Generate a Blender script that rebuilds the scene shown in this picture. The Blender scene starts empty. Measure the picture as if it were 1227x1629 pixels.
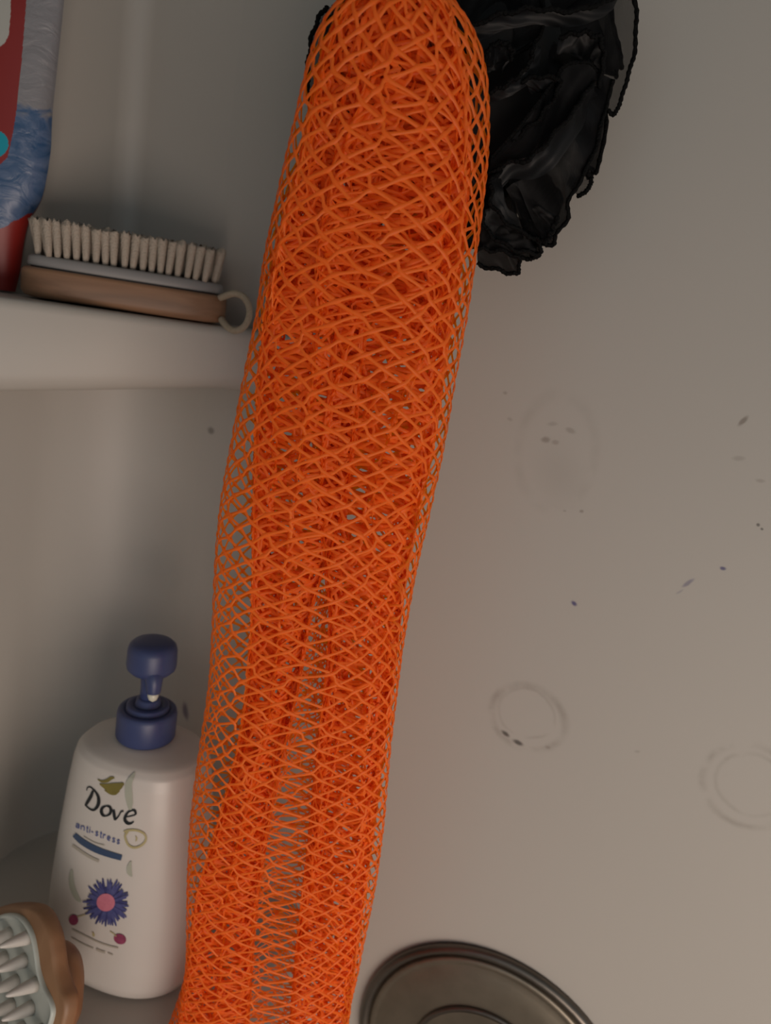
import bpy, bmesh, math, random
import numpy as np

# ------------------------------------------------------------------ camera
W, H, F = 1227.0, 1629.0, 1230.0
PITCH, ROLL, CZ = math.radians(14.0), math.radians(9.0), 0.45
fwd = np.array([0, math.cos(PITCH), -math.sin(PITCH)])
_r = np.array([1.0, 0, 0]); _u = np.cross(_r, fwd)
CR = _r * math.cos(ROLL) + _u * math.sin(ROLL)
CU = -_r * math.sin(ROLL) + _u * math.cos(ROLL)
CAM = np.array([0, 0, CZ])
scene = bpy.context.scene
col = scene.collection
cd = bpy.data.cameras.new('camera'); cam = bpy.data.objects.new('camera', cd); col.objects.link(cam)
cd.sensor_fit = 'HORIZONTAL'; cd.sensor_width = 36.0; cd.lens = 36.0 * F / W
cd.clip_start = 0.01
from mathutils import Matrix, Vector
m = Matrix(((CR[0], CU[0], -fwd[0], CAM[0]), (CR[1], CU[1], -fwd[1], CAM[1]), (CR[2], CU[2], -fwd[2], CAM[2]), (0, 0, 0, 1)))
cam.matrix_world = m
cd.dof.use_dof = True; cd.dof.focus_distance = 0.375; cd.dof.aperture_fstop = 10.0
scene.camera = cam

# ------------------------------------------------------------------ light
world = bpy.data.worlds.new('world'); scene.world = world; world.use_nodes = True
bg = world.node_tree.nodes['Background']; bg.inputs[0].default_value = (0.87, 1.0, 1.06, 1); bg.inputs[1].default_value = 0.305
def area(name, loc, target, size, power, color, size_y=None):
    l = bpy.data.lights.new(name, 'AREA'); l.energy = power; l.color = color; l.size = size
    if size_y: l.shape = 'RECTANGLE'; l.size_y = size_y
    o = bpy.data.objects.new(name, l); col.objects.link(o)
    o.location = loc; o.rotation_euler = (Vector(target) - Vector(loc)).to_track_quat('-Z', 'Y').to_euler()
    return o
lamp = area('bathroom_lamp', (0.45, -0.62, -0.18), (0.05, 0.5, -0.08), 0.8, 4.3, (1.0, 0.82, 0.70)); lamp.data.spread = math.radians(115)
scene.view_settings.view_transform = 'Standard'; scene.view_settings.look = 'None'
scene.view_settings.exposure = 0.12; scene.view_settings.gamma = 1.0; scene.view_settings.use_curve_mapping = False

# ------------------------------------------------------------------ helpers
def lerp(a, b, t): return a + (b - a) * t
def ray(x, y): return fwd + CR * (x - W / 2) / F + CU * (H / 2 - y) / F
def at_Y(x, y, Y): d = ray(x, y); return CAM + d * (Y / d[1])
def at_z(x, y, z): d = ray(x, y); return CAM + d * ((z - CZ) / d[2])
def at_plane(x, y, p0, n): d = ray(x, y); return CAM + d * (np.dot(p0 - CAM, n) / np.dot(d, n))
def proj(P):
    v = np.asarray(P) - CAM; z = v @ fwd
    return np.stack([W / 2 + F * (v @ CR) / z, H / 2 - F * (v @ CU) / z], -1)

def tag(o, label=None, cat=None, group=None, kind=None):
    if label: o['label'] = label
    if cat: o['category'] = cat
    if group: o['group'] = group
    if kind: o['kind'] = kind
    return o
def link(name, me, mat=None, parent=None, smooth=True):
    if mat is not None:
        for mm in (mat if isinstance(mat, (list, tuple)) else [mat]): me.materials.append(mm)
    if smooth: me.polygons.foreach_set('use_smooth', [True] * len(me.polygons))
    o = bpy.data.objects.new(name, me); col.objects.link(o)
    if parent is not None: o.parent = parent; o.matrix_parent_inverse = Matrix.Translation(-Vector(parent.location)) if parent.type == 'EMPTY' else Matrix.Identity(4)
    return o
def empty(name, loc):
    o = bpy.data.objects.new(name, None); col.objects.link(o); o.location = Vector(loc); o.empty_display_size = 0.02
    return o
def quadmesh(name, V, Q):
    V = np.asarray(V, dtype=np.float32).reshape(-1, 3); Q = np.asarray(Q, dtype=np.int32).reshape(-1, 4)
    me = bpy.data.meshes.new(name)
    me.vertices.add(len(V)); me.vertices.foreach_set('co', V.ravel())
    me.loops.add(Q.size); me.loops.foreach_set('vertex_index', Q.ravel())
    me.polygons.add(len(Q)); me.polygons.foreach_set('loop_start', np.arange(0, Q.size, 4, dtype=np.int32))
    me.update(calc_edges=True); me.validate()
    return me
def pymesh(name, V, Fc):
    me = bpy.data.meshes.new(name); me.from_pydata([tuple(map(float, v)) for v in V], [], [tuple(map(int, f)) for f in Fc]); me.update(); return me
def fix_normals(me):
    bm = bmesh.new(); bm.from_mesh(me); bmesh.ops.remove_doubles(bm, verts=bm.verts, dist=1e-6)
    bmesh.ops.recalc_face_normals(bm, faces=bm.faces); bm.to_mesh(me); bm.free(); me.update(); return me
def grid_quads(nr, nc, closed_c=False, closed_r=False, off=0):
    r = np.arange(nr if closed_r else nr - 1); c = np.arange(nc if closed_c else nc - 1)
    rr, cc = np.meshgrid(r, c, indexing='ij'); r1 = (rr + 1) % nr; c1 = (cc + 1) % nc
    return off + np.stack([rr * nc + cc, rr * nc + c1, r1 * nc + c1, r1 * nc + cc], -1).reshape(-1, 4)
def loft(name, rings, cap0=True, cap1=True):
    """rings: list of (n,3) loops, closed round."""
    n = len(rings[0]); V = np.concatenate(rings); Fc = [tuple(q) for q in grid_quads(len(rings), n, True)]
    if cap0: Fc.append(tuple(range(n))[::-1])
    if cap1: Fc.append(tuple(range((len(rings) - 1) * n, len(rings) * n)))
    return fix_normals(pymesh(name, V, Fc))
def tube(name, pts, rad, ns=8, closed=False):
    P = np.asarray(pts, float); n = len(P); rad = np.broadcast_to(np.asarray(rad, float), (n,))
    if closed: T = np.roll(P, -1, 0) - np.roll(P, 1, 0)
    else: T = np.gradient(P, axis=0)
    T /= np.linalg.norm(T, axis=1)[:, None] + 1e-12
    ref = np.array([0.0, 0, 1]) if abs(T[0][2]) < 0.9 else np.array([1.0, 0, 0])
    N = np.zeros_like(P); a = np.cross(T[0], ref); a /= np.linalg.norm(a); N[0] = a
    for i in range(1, n):
        a = N[i - 1] - T[i] * np.dot(N[i - 1], T[i]); N[i] = a / (np.linalg.norm(a) + 1e-12)
    B = np.cross(T, N); th = np.arange(ns) * 2 * math.pi / ns
    V = P[:, None] + rad[:, None, None] * (N[:, None] * np.cos(th)[None, :, None] + B[:, None] * np.sin(th)[None, :, None])
    Q = [tuple(q) for q in grid_quads(n, ns, True, closed)]
    if not closed: Q.append(tuple(range(ns))[::-1]); Q.append(tuple(range((n - 1) * ns, n * ns)))
    return fix_normals(pymesh(name, V.reshape(-1, 3), Q))
def spline(pts, n, closed=False):
    P = np.asarray(pts, float); k = len(P)
    t = np.linspace(0, k if closed else k - 1, n, endpoint=not closed); out = []
    for s in t:
        i = int(math.floor(s)); f = s - i
        if not closed and i >= k - 1: i, f = k - 2, 1.0
        g = (lambda j: P[j % k]) if closed else (lambda j: P[min(max(j, 0), k - 1)])
        a, b, c, d = g(i - 1), g(i), g(i + 1), g(i + 2)
        out.append(0.5 * ((2 * b) + (c - a) * f + (2 * a - 5 * b + 4 * c - d) * f * f + (3 * b - a - 3 * c + d) * f ** 3))
    return np.array(out)
def srgb(r, g, b):
    f = lambda c: (c / 255 / 12.92) if c / 255 <= 0.04045 else ((c / 255 + 0.055) / 1.055) ** 2.4
    return (f(r), f(g), f(b), 1)

# ------------------------------------------------------------------ materials
def mat(name, color, rough=0.5, metal=0.0, noise=None, bump=None, spec=0.5, coat=0.0):
    """plain procedural material: noise=(scale, second colour, amount) bump=(scale, strength)"""
    mt = bpy.data.materials.new(name); mt.use_nodes = True; nt = mt.node_tree; b = nt.nodes['Principled BSDF']
    b.inputs['Base Color'].default_value = color; b.inputs['Roughness'].default_value = rough; b.inputs['Metallic'].default_value = metal
    b.inputs['Specular IOR Level'].default_value = spec; b.inputs['Coat Weight'].default_value = coat
    tc = nt.nodes.new('ShaderNodeTexCoord')
    if noise:
        n = nt.nodes.new('ShaderNodeTexNoise'); n.inputs['Scale'].default_value = noise[0]; n.inputs['Detail'].default_value = 4
        nt.links.new(tc.outputs['Object'], n.inputs['Vector'])
        mx = nt.nodes.new('ShaderNodeMix'); mx.data_type = 'RGBA'; mx.inputs[6].default_value = color; mx.inputs[7].default_value = noise[1]
        mr = nt.nodes.new('ShaderNodeMapRange'); mr.inputs[1].default_value = 0.35; mr.inputs[2].default_value = 0.7; mr.inputs[4].default_value = noise[2]
        nt.links.new(n.outputs[0], mr.inputs[0]); nt.links.new(mr.outputs[0], mx.inputs[0]); nt.links.new(mx.outputs[2], b.inputs['Base Color'])
    if bump:
        n2 = nt.nodes.new('ShaderNodeTexNoise'); n2.inputs['Scale'].default_value = bump[0]; n2.inputs['Detail'].default_value = 3
        nt.links.new(tc.outputs['Object'], n2.inputs['Vector'])
        bp = nt.nodes.new('ShaderNodeBump'); bp.inputs['Strength'].default_value = bump[1]; bp.inputs['Distance'].default_value = 0.002
        nt.links.new(n2.outputs[0], bp.inputs['Height']); nt.links.new(bp.outputs[0], b.inputs['Normal'])
    return mt
WHITE = (0.445, 0.418, 0.378, 1)
M_acrylic = mat('white_acrylic', WHITE, 0.46, noise=(5, (0.42, 0.398, 0.362, 1), 0.5))
M_bottle = mat('bottle_plastic', (0.54, 0.51, 0.475, 1), 0.32, noise=(9, (0.52, 0.49, 0.455, 1), 0.5))
M_blue = mat('blue_plastic', srgb(54, 65, 106), 0.42, noise=(40, srgb(50, 61, 100), 0.5))
M_print_black = mat('print_black', srgb(22, 26, 30), 0.4, noise=(60, srgb(26, 30, 34), 0.5))
M_print_blue = mat('print_blue', srgb(70, 84, 140), 0.4, noise=(60, srgb(64, 78, 130), 0.5))
M_print_band = mat('print_band', srgb(58, 76, 104), 0.4, noise=(60, srgb(50, 68, 96), 0.5))
M_print_sage = mat('print_sage', srgb(166, 168, 154), 0.4, noise=(60, srgb(146, 150, 136), 0.5))
M_print_faint = mat('print_faint', srgb(164, 158, 146), 0.4, noise=(60, srgb(152, 146, 136), 0.5))
M_print_gold = mat('print_gold', srgb(118, 108, 50), 0.4, noise=(60, srgb(92, 88, 40), 0.7))
M_print_ring = mat('print_ring', srgb(168, 158, 116), 0.4, noise=(60, srgb(152, 142, 104), 0.5))
M_print_petal = mat('print_petal', srgb(64, 68, 116), 0.4, noise=(300, srgb(88, 92, 136), 0.8))
M_print_petal_dark = mat('print_petal_dark', srgb(52, 54, 98), 0.4, noise=(300, srgb(66, 70, 116), 0.8))
M_print_pink = mat('print_pink', srgb(196, 120, 136), 0.4, noise=(300, srgb(176, 100, 120), 0.6))
M_print_bud = mat('print_bud', srgb(140, 62, 92), 0.4, noise=(300, srgb(104, 40, 66), 0.6))
M_cream = mat('cream_bristle', (0.42, 0.355, 0.29, 1), 0.7, noise=(500, (0.35, 0.295, 0.235, 1), 0.8), bump=(900, 0.6))
M_pad = mat('grey_pad', (0.24, 0.23, 0.225, 1), 0.5, noise=(60, (0.215, 0.21, 0.205, 1), 0.5))
M_cord = mat('cotton_cord', (0.50, 0.42, 0.31, 1), 0.8, noise=(700, (0.40, 0.33, 0.24, 1), 0.8), bump=(1500, 0.8))
M_dark = mat('dark_hole', (0.012, 0.011, 0.010, 1), 0.4, noise=(60, (0.02, 0.018, 0.016, 1), 0.5))
M_silicone = mat('silicone', (0.47, 0.50, 0.46, 1), 0.4, noise=(60, (0.42, 0.46, 0.42, 1), 0.5))
M_nub = mat('nub_silicone', (0.52, 0.49, 0.45, 1), 0.35, noise=(90, (0.58, 0.54, 0.49, 1), 0.5))
M_soap = mat('soap_drip', (0.62, 0.62, 0.52, 1), 0.3, noise=(200, (0.5, 0.5, 0.42, 1), 0.5))
M_red = mat('red_print', srgb(138, 35, 29), 0.4, noise=(12, srgb(122, 27, 25), 0.6), bump=(40, 0.15))
M_panel = mat('white_print', srgb(176, 175, 168), 0.4, noise=(30, srgb(166, 165, 158), 0.5))
M_cyan = mat('cyan_print', srgb(0, 150, 170), 0.4, noise=(30, srgb(0, 138, 160), 0.5))

def wood_mat(name, c1, c2, c3, scale, axis_scale):
    mt = bpy.data.materials.new(name); mt.use_nodes = True; nt = mt.node_tree; b = nt.nodes['Principled BSDF']
    tc = nt.nodes.new('ShaderNodeTexCoord'); mp = nt.nodes.new('ShaderNodeMapping'); mp.inputs['Scale'].default_value = axis_scale
    n = nt.nodes.new('ShaderNodeTexNoise'); n.inputs['Scale'].default_value = scale; n.inputs['Detail'].default_value = 6; n.inputs['Distortion'].default_value = 0.8
    cr = nt.nodes.new('ShaderNodeValToRGB'); cr.color_ramp.elements[0].position = 0.3; cr.color_ramp.elements[0].color = c1
    cr.color_ramp.elements[1].position = 0.7; cr.color_ramp.elements[1].color = c3
    e = cr.color_ramp.elements.new(0.5); e.color = c2
    nt.links.new(tc.outputs['Object'], mp.inputs[0]); nt.links.new(mp.outputs[0], n.inputs['Vector']); nt.links.new(n.outputs[0], cr.inputs[0])
    nt.links.new(cr.outputs[0], b.inputs['Base Color']); b.inputs['Roughness'].default_value = 0.5
    return mt
M_wood = wood_mat('brush_wood', srgb(98, 72, 52), srgb(126, 94, 70), srgb(142, 108, 82), 14, (1.0, 1.0, 6.0))
M_wood2 = wood_mat('beech_wood', srgb(124, 90, 62), srgb(138, 102, 72), srgb(150, 114, 82), 10, (4.0, 4.0, 1.0))

# nylon of the net: coloured strands, partly translucent
M_net = bpy.data.materials.new('orange_nylon'); M_net.use_nodes = True; nt = M_net.node_tree; b = nt.nodes['Principled BSDF']
b.inputs['Base Color'].default_value = (0.95, 0.20, 0.010, 1); b.inputs['Roughness'].default_value = 0.42; b.inputs['Specular IOR Level'].default_value = 0.35
tr = nt.nodes.new('ShaderNodeBsdfTranslucent'); tr.inputs[0].default_value = (1.0, 0.40, 0.004, 1)
mx = nt.nodes.new('ShaderNodeMixShader'); mx.inputs[0].default_value = 0.5
nt.links.new(b.outputs[0], mx.inputs[1]); nt.links.new(tr.outputs[0], mx.inputs[2]); nt.links.new(mx.outputs[0], nt.nodes['Material Output'].inputs[0])
tc = nt.nodes.new('ShaderNodeTexCoord'); nz = nt.nodes.new('ShaderNodeTexNoise'); nz.inputs['Scale'].default_value = 220; nt.links.new(tc.outputs['Object'], nz.inputs['Vector'])
mc = nt.nodes.new('ShaderNodeMix'); mc.data_type = 'RGBA'; mc.inputs[6].default_value = (1.0, 0.235, 0.040, 1); mc.inputs[7].default_value = (0.99, 0.210, 0.018, 1)
nt.links.new(nz.outputs[0], mc.inputs[0]); nt.links.new(mc.outputs[2], b.inputs['Base Color'])

# black knitted nylon gauze of the puff
M_gauze = bpy.data.materials.new('black_gauze'); M_gauze.use_nodes = True; nt = M_gauze.node_tree; b = nt.nodes['Principled BSDF']
b.inputs['Base Color'].default_value = (0.010, 0.0095, 0.0105, 1); b.inputs['Roughness'].default_value = 0.42; b.inputs['Specular IOR Level'].default_value = 0.35
uv = nt.nodes.new('ShaderNodeUVMap'); uv.uv_map = 'UVMap'
wv = nt.nodes.new('ShaderNodeTexWave'); wv.bands_direction = 'Y'; wv.inputs['Scale'].default_value = 5.5; wv.inputs['Distortion'].default_value = 2.5; wv.inputs['Detail'].default_value = 1.5
nt.links.new(uv.outputs[0], wv.inputs['Vector'])
bp = nt.nodes.new('ShaderNodeBump'); bp.inputs['Strength'].default_value = 0.7; bp.inputs['Distance'].default_value = 0.0012
nt.links.new(wv.outputs[0], bp.inputs['Height']); nt.links.new(bp.outputs[0], b.inputs['Normal'])
tp = nt.nodes.new('ShaderNodeBsdfTransparent'); mx = nt.nodes.new('ShaderNodeMixShader')
mr = nt.nodes.new('ShaderNodeMapRange'); mr.inputs[1].default_value = 0.62; mr.inputs[2].default_value = 0.95; mr.inputs[4].default_value = 0.14
nt.links.new(wv.outputs[0], mr.inputs[0]); nt.links.new(mr.outputs[0], mx.inputs[0]); nt.links.new(b.outputs[0], mx.inputs[1]); nt.links.new(tp.outputs[0], mx.inputs[2])
nt.links.new(mx.outputs[0], nt.nodes['Material Output'].inputs[0])
M_edge = mat('black_edging', (0.002, 0.002, 0.002, 1), 0.7, spec=0.12, noise=(400, (0.004, 0.004, 0.004, 1), 0.6), bump=(900, 0.8))
M_sheer = M_gauze.copy(); M_sheer.name = 'sheer_gauze'
for nd_ in M_sheer.node_tree.nodes:
    if nd_.type == 'MAP_RANGE': nd_.inputs[1].default_value = 0.25; nd_.inputs[2].default_value = 0.85; nd_.inputs[4].default_value = 0.55
M_blocker = mat('black_light_blocker', (0.002, 0.002, 0.002, 1), 0.9, noise=(100, (0.008, 0.008, 0.008, 1), 0.6))

def brushed(name, c, rough):
    mt = mat(name, c, rough, 1.0, noise=(50, tuple(x * 0.7 for x in c[:3]) + (1,), 0.6)); return mt
M_metal = brushed('brushed_nickel', (0.27, 0.235, 0.185, 1), 0.46)
M_metal_dark = brushed('nickel_rim', (0.17, 0.15, 0.13, 1), 0.38)

# ------------------------------------------------------------------ setting: two walls, corner, ledge, tub floor
PHI = math.radians(22.0)
U3 = np.array([math.cos(PHI), -math.sin(PHI), 0]); N3 = np.array([-math.sin(PHI), -math.cos(PHI), 0]); P0 = np.array([0, 0.5, 0.0])
KU = -0.238
K = P0 + U3 * KU
def on_wall(x, y):
    p = at_plane(x, y, P0, N3); return ((p - P0) @ U3, p[2])

def wall_marks_material():
    mt = bpy.data.materials.new('acrylic_with_marks'); mt.use_nodes = True; nt = mt.node_tree; b = nt.nodes['Principled BSDF']
    b.inputs['Roughness'].default_value = 0.55
    L = nt.links; N = nt.nodes
    uvn = N.new('ShaderNodeUVMap'); uvn.uv_map = 'UVMap'
    nz = N.new('ShaderNodeTexNoise'); nz.inputs['Scale'].default_value = 55; nz.inputs['Detail'].default_value = 5; L.new(uvn.outputs[0], nz.inputs['Vector'])
    base = N.new('ShaderNodeTexNoise'); base.inputs['Scale'].default_value = 5; L.new(uvn.outputs[0], base.inputs['Vector'])
    m0 = N.new('ShaderNodeMix'); m0.data_type = 'RGBA'; m0.inputs[6].default_value = WHITE; m0.inputs[7].default_value = (0.42, 0.398, 0.362, 1); L.new(base.outputs[0], m0.inputs[0])
    cur = [m0.outputs[2]]
    warp = N.new('ShaderNodeVectorMath'); warp.operation = 'SCALE'; warp.inputs[3].default_value = 0.004
    sub = N.new('ShaderNodeVectorMath'); sub.operation = 'SUBTRACT'; sub.inputs[1].default_value = (0.5, 0.5, 0.5)
    L.new(nz.outputs[1], sub.inputs[0]); L.new(sub.outputs[0], warp.inputs[0])
    add = N.new('ShaderNodeVectorMath'); add.operation = 'ADD'; L.new(uvn.outputs[0], add.inputs[0]); L.new(warp.outputs[0], add.inputs[1])
    def apply(fac, color):
        mx = N.new('ShaderNodeMix'); mx.data_type = 'RGBA'; mx.inputs[7].default_value = color; L.new(cur[0], mx.inputs[6]); L.new(fac, mx.inputs[0]); cur[0] = mx.outputs[2]
    def length(px, py, rx, ry, rot):
        c = on_wall(px, py); e = on_wall(px + 1, py); s = math.hypot(e[0] - c[0], e[1] - c[1])
        mp = N.new('ShaderNodeMapping'); mp.vector_type = 'TEXTURE'; mp.inputs[1].default_value = (c[0], c[1], 0); mp.inputs[2].default_value = (0, 0, rot); mp.inputs[3].default_value = (rx * s, ry * s, 1)
        L.new(add.outputs[0], mp.inputs[0])
        ln = N.new('ShaderNodeVectorMath'); ln.operation = 'LENGTH'; L.new(mp.outputs[0], ln.inputs[0]); return ln.outputs[1], mp
    def spot(px, py, rx, ry, rot, color, amt, soft=0.6):
        ln, _ = length(px, py, rx, ry, math.radians(rot) + 0.16)
        mr = N.new('ShaderNodeMapRange'); mr.interpolation_type = 'SMOOTHSTEP'; mr.inputs[1].default_value = 1.0 - soft; mr.inputs[2].default_value = 1.0 + soft * 0.4; mr.inputs[3].default_value = amt; mr.inputs[4].default_value = 0
        L.new(ln, mr.inputs[0]); apply(mr.outputs[0], color)
    def ring(px, py, rx, ry, width, color, amt):
        ln, _ = length(px, py, rx, ry, 0.1)
        a = N.new('ShaderNodeMath'); a.operation = 'SUBTRACT'; a.inputs[1].default_value = 1.0; L.new(ln, a.inputs[0])
        ab = N.new('ShaderNodeMath'); ab.operation = 'ABSOLUTE'; L.new(a.outputs[0], ab.inputs[0])
        mr = N.new('ShaderNodeMapRange'); mr.interpolation_type = 'SMOOTHSTEP'; mr.inputs[1].default_value = 0; mr.inputs[2].default_value = width; mr.inputs[3].default_value = amt; mr.inputs[4].default_value = 0
        L.new(ab.outputs[0], mr.inputs[0])
        nm = N.new('ShaderNodeMapRange'); nm.inputs[1].default_value = 0.35; nm.inputs[2].default_value = 0.62; L.new(nz.outputs[0], nm.inputs[0])
        mu = N.new('ShaderNodeMath'); mu.operation = 'MULTIPLY'; L.new(mr.outputs[0], mu.inputs[0]); L.new(nm.outputs[0], mu.inputs[1]); apply(mu.outputs[0], color)
    grime = (0.20, 0.17, 0.14, 1); ink = (0.06, 0.055, 0.16, 1); dark = (0.03, 0.025, 0.02, 1)
    ring(840, 1142, 58, 52, 0.18, grime, 0.40); ring(838, 1135, 44, 40, 0.10, grime, 0.25)
    ring(1192, 1250, 75, 76, 0.14, grime, 0.36); ring(1196, 1248, 58, 56, 0.12, grime, 0.30)
    ring(885, 720, 62, 90, 0.2, grime, 0.14)
    spot(805, 1166, 8, 4, -35, dark, 0.8); spot(824, 1180, 9, 4, -20, dark, 0.8)
    spot(868, 700, 8, 5, 0, grime, 0.6); spot(884, 704, 7, 4, 0, grime, 0.4); spot(907, 686, 10, 5, -20, grime, 0.4); spot(878, 675, 9, 4, 0, grime, 0.3)
    spot(890, 755, 40, 55, 20, grime, 0.14, 1.0)
    spot(915, 960, 6, 4, -45, ink, 0.9); spot(1152, 905, 6, 4, -10, ink, 0.85); spot(1095, 926, 12, 4, 40, ink, 0.5); spot(1082, 940, 9, 2, 40, ink, 0.25)
    spot(1183, 668, 12, 5, 50, grime, 0.8); spot(1175, 730, 12, 5, 0, grime, 0.3); spot(1207, 835, 4, 3.5, 0, dark, 0.7); spot(1214, 841, 3, 2.5, 0, dark, 0.7); spot(1210, 765, 9, 4, -10, grime, 0.35)
    spot(335, 685, 6, 5, 0, dark, 0.5); spot(925, 814, 4, 3, 0, grime, 0.6); spot(897, 812, 3, 2, 0, grime, 0.4); spot(1013, 1196, 5, 3, 0, grime, 0.3); spot(803, 625, 4, 3, 0, grime, 0.4); spot(812, 667, 5, 3, 0, grime, 0.3)
    spot(295, 1131, 5, 13, 8, (0.05, 0.03, 0.09, 1), 0.7); spot(872, 1188, 5, 3, 0, grime, 0.4)
    L.new(cur[0], b.inputs['Base Color'])
    return mt
M_wall = wall_marks_material()

ZB, ZT = -0.40, 1.5
US = KU + 0.085
def corner_radius(z):
    t = min(1, max(0, (z - 0.385) / 0.03)); return lerp(0.075, 0.016, t)
def wall_strip(name, plan_fn, uvals, material):
    zs = np.concatenate([np.linspace(ZB, 0.37, 16), np.linspace(0.385, 0.415, 5), np.linspace(0.44, ZT, 12)]); n = len(uvals); nz = len(zs)
    V = [(p[0], p[1], z) for z in zs for p in plan_fn(z)]
    me = quadmesh(name, V, grid_quads(nz, n))
    uvl = me.uv_layers.new(name='UVMap')
    vi = np.zeros(len(me.loops), np.int32); me.loops.foreach_get('vertex_index', vi)
    uvs = np.stack([np.asarray(uvals)[vi % n], zs[vi // n]], -1); uvl.data.foreach_set('uv', uvs.ravel().astype(np.float32))
    o = link(name, me, material); tag(o, kind='structure'); return o
us = np.linspace(US, 1.1, 40)
wall_strip('wall_right', lambda z: [P0 + U3 * u for u in us], us, M_wall)
def plan_left(z):
    rf = corner_radius(z); cc = K + (N3 + U3) * rf
    return [K + N3 * d for d in np.linspace(0.95, rf, 24)] + [cc - (U3 * math.cos(a) + N3 * math.sin(a)) * rf for a in np.linspace(0, math.pi / 2, 25)[1:]] + [P0 + U3 * u for u in np.linspace(KU + rf, US, 8)[1:]]
uv_left = np.concatenate([np.linspace(-1.3, KU - .01, 24 + 12), np.linspace(KU, US, 12 + 7)])
wall_strip('wall_left', plan_left, uv_left, M_acrylic)

ZS = 0.4285
path = spline([(-0.345, 0.29), (-0.30, 0.372), (-0.2287, 0.428), (-0.17, 0.468), (-0.121, 0.497), (-0.075, 0.511), (-0.035, 0.513)], 60)
def prof_shelf_fn(t, L):
    hgt = lerp(0.054, 0.040, min(1, max(0, (t - 0.3) / 0.4)))
    r = 0.006; out = [(9, ZS), (0.05, ZS), (0.02, ZS)]
    for a in np.linspace(0, math.pi / 2, 6): out.append((r - r * math.sin(a), ZS - r + r * math.cos(a)))
    out.append((0.0, ZS - hgt * 0.5)); r2 = 0.012
    for a in np.linspace(0, math.pi / 2, 6): out.append((0.001 + r2 - r2 * math.cos(a), ZS - hgt + r2 - r2 * math.sin(a)))
    out += [(0.05, ZS - hgt), (0.10, ZS - hgt), (9, ZS - hgt)]
    return out
def fan(name, path, fn, material):
    n = len(path); V = []
    for i, p in enumerate(path):
        d = K[:2] - p; L = np.linalg.norm(d); d = d / L; pf = fn(i / (n - 1), L)
        for ins, z in pf:
            q = p + d * min(ins, L * 0.985); V.append((q[0], q[1], z))
    me = fix_normals(quadmesh(name, V, grid_quads(n, len(V) // n)))
    return link(name, me, material)
shelf = fan('corner_shelf', path, prof_shelf_fn, M_acrylic); tag(shelf, kind='structure')
lpath = spline([(-0.56, -0.23), (-0.40, 0.10), (-0.24, 0.27), (-0.14, 0.335), (-0.05, 0.40), (-0.015, 0.45), (-0.005, 0.502)], 70)
def prof_ledge_fn(t, L):
    r = 0.02; out = [(9, 0.0), (0.10, 0.0), (0.05, 0.0)]
    for a in np.linspace(0, math.pi / 2, 7): out.append((r - r * math.sin(a), -r + r * math.cos(a)))
    return out + [(0.0, -0.10), (0.0, -0.25), (0.0, -0.39)]
ledge = fan('bathtub_ledge', lpath, prof_ledge_fn, M_acrylic); tag(ledge, kind='structure')
fl = quadmesh('floor', [(-1.2, -1.2, -0.39), (1.3, -1.2, -0.39), (1.3, 1.0, -0.39), (-1.2, 1.0, -0.39)], [(0, 1, 2, 3)])
tag(link('floor', fl, M_acrylic), kind='structure')
ce = quadmesh('ceiling', [(-1.2, -1.2, 1.5), (1.3, -1.2, 1.5), (1.3, 1.0, 1.5), (-1.2, 1.0, 1.5)], [(0, 3, 2, 1)])
tag(link('ceiling', ce, M_acrylic), kind='structure')

# ------------------------------------------------------------------ the orange net
NETY = 0.372
def edge_curve(pix, Y):
    P = np.array([at_Y(x, y, Y) for x, y in spline(pix, 200)]); o = np.argsort(P[:, 2]); return P[o, 2], P[o, 0]
OL = [(612, -190), (603, -110), (575, -40), (553, 0), (520, 45), (498, 100), (470, 200), (440, 300), (415, 400), (403, 500), (387, 600), (371, 700), (355, 800), (345, 900), (337, 1000), (328, 1100), (318, 1200), (310, 1300), (305, 1400), (299, 1500), (288, 1560), (268, 1629), (240, 1720), (225, 1830)]
OR = [(648, -190), (660, -110), (690, -40), (715, 0), (748, 50), (768, 110), (777, 200), (775, 300), (765, 400), (748, 500), (725, 600), (705, 700), (684, 800), (663, 900), (649, 1000), (637, 1100), (621, 1200), (608, 1300), (595, 1400), (580, 1500), (571, 1560), (556, 1629), (540, 1720), (530, 1830)]
def wob(rng, n=5, fmin=6, fmax=30):
    a = rng.normal(size=n); f = rng.uniform(fmin, fmax, n); p = rng.uniform(0, 6.28, n)
    return lambda z: sum(a[i] * np.sin(f[i] * z + p[i]) for i in range(n)) / n
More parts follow.
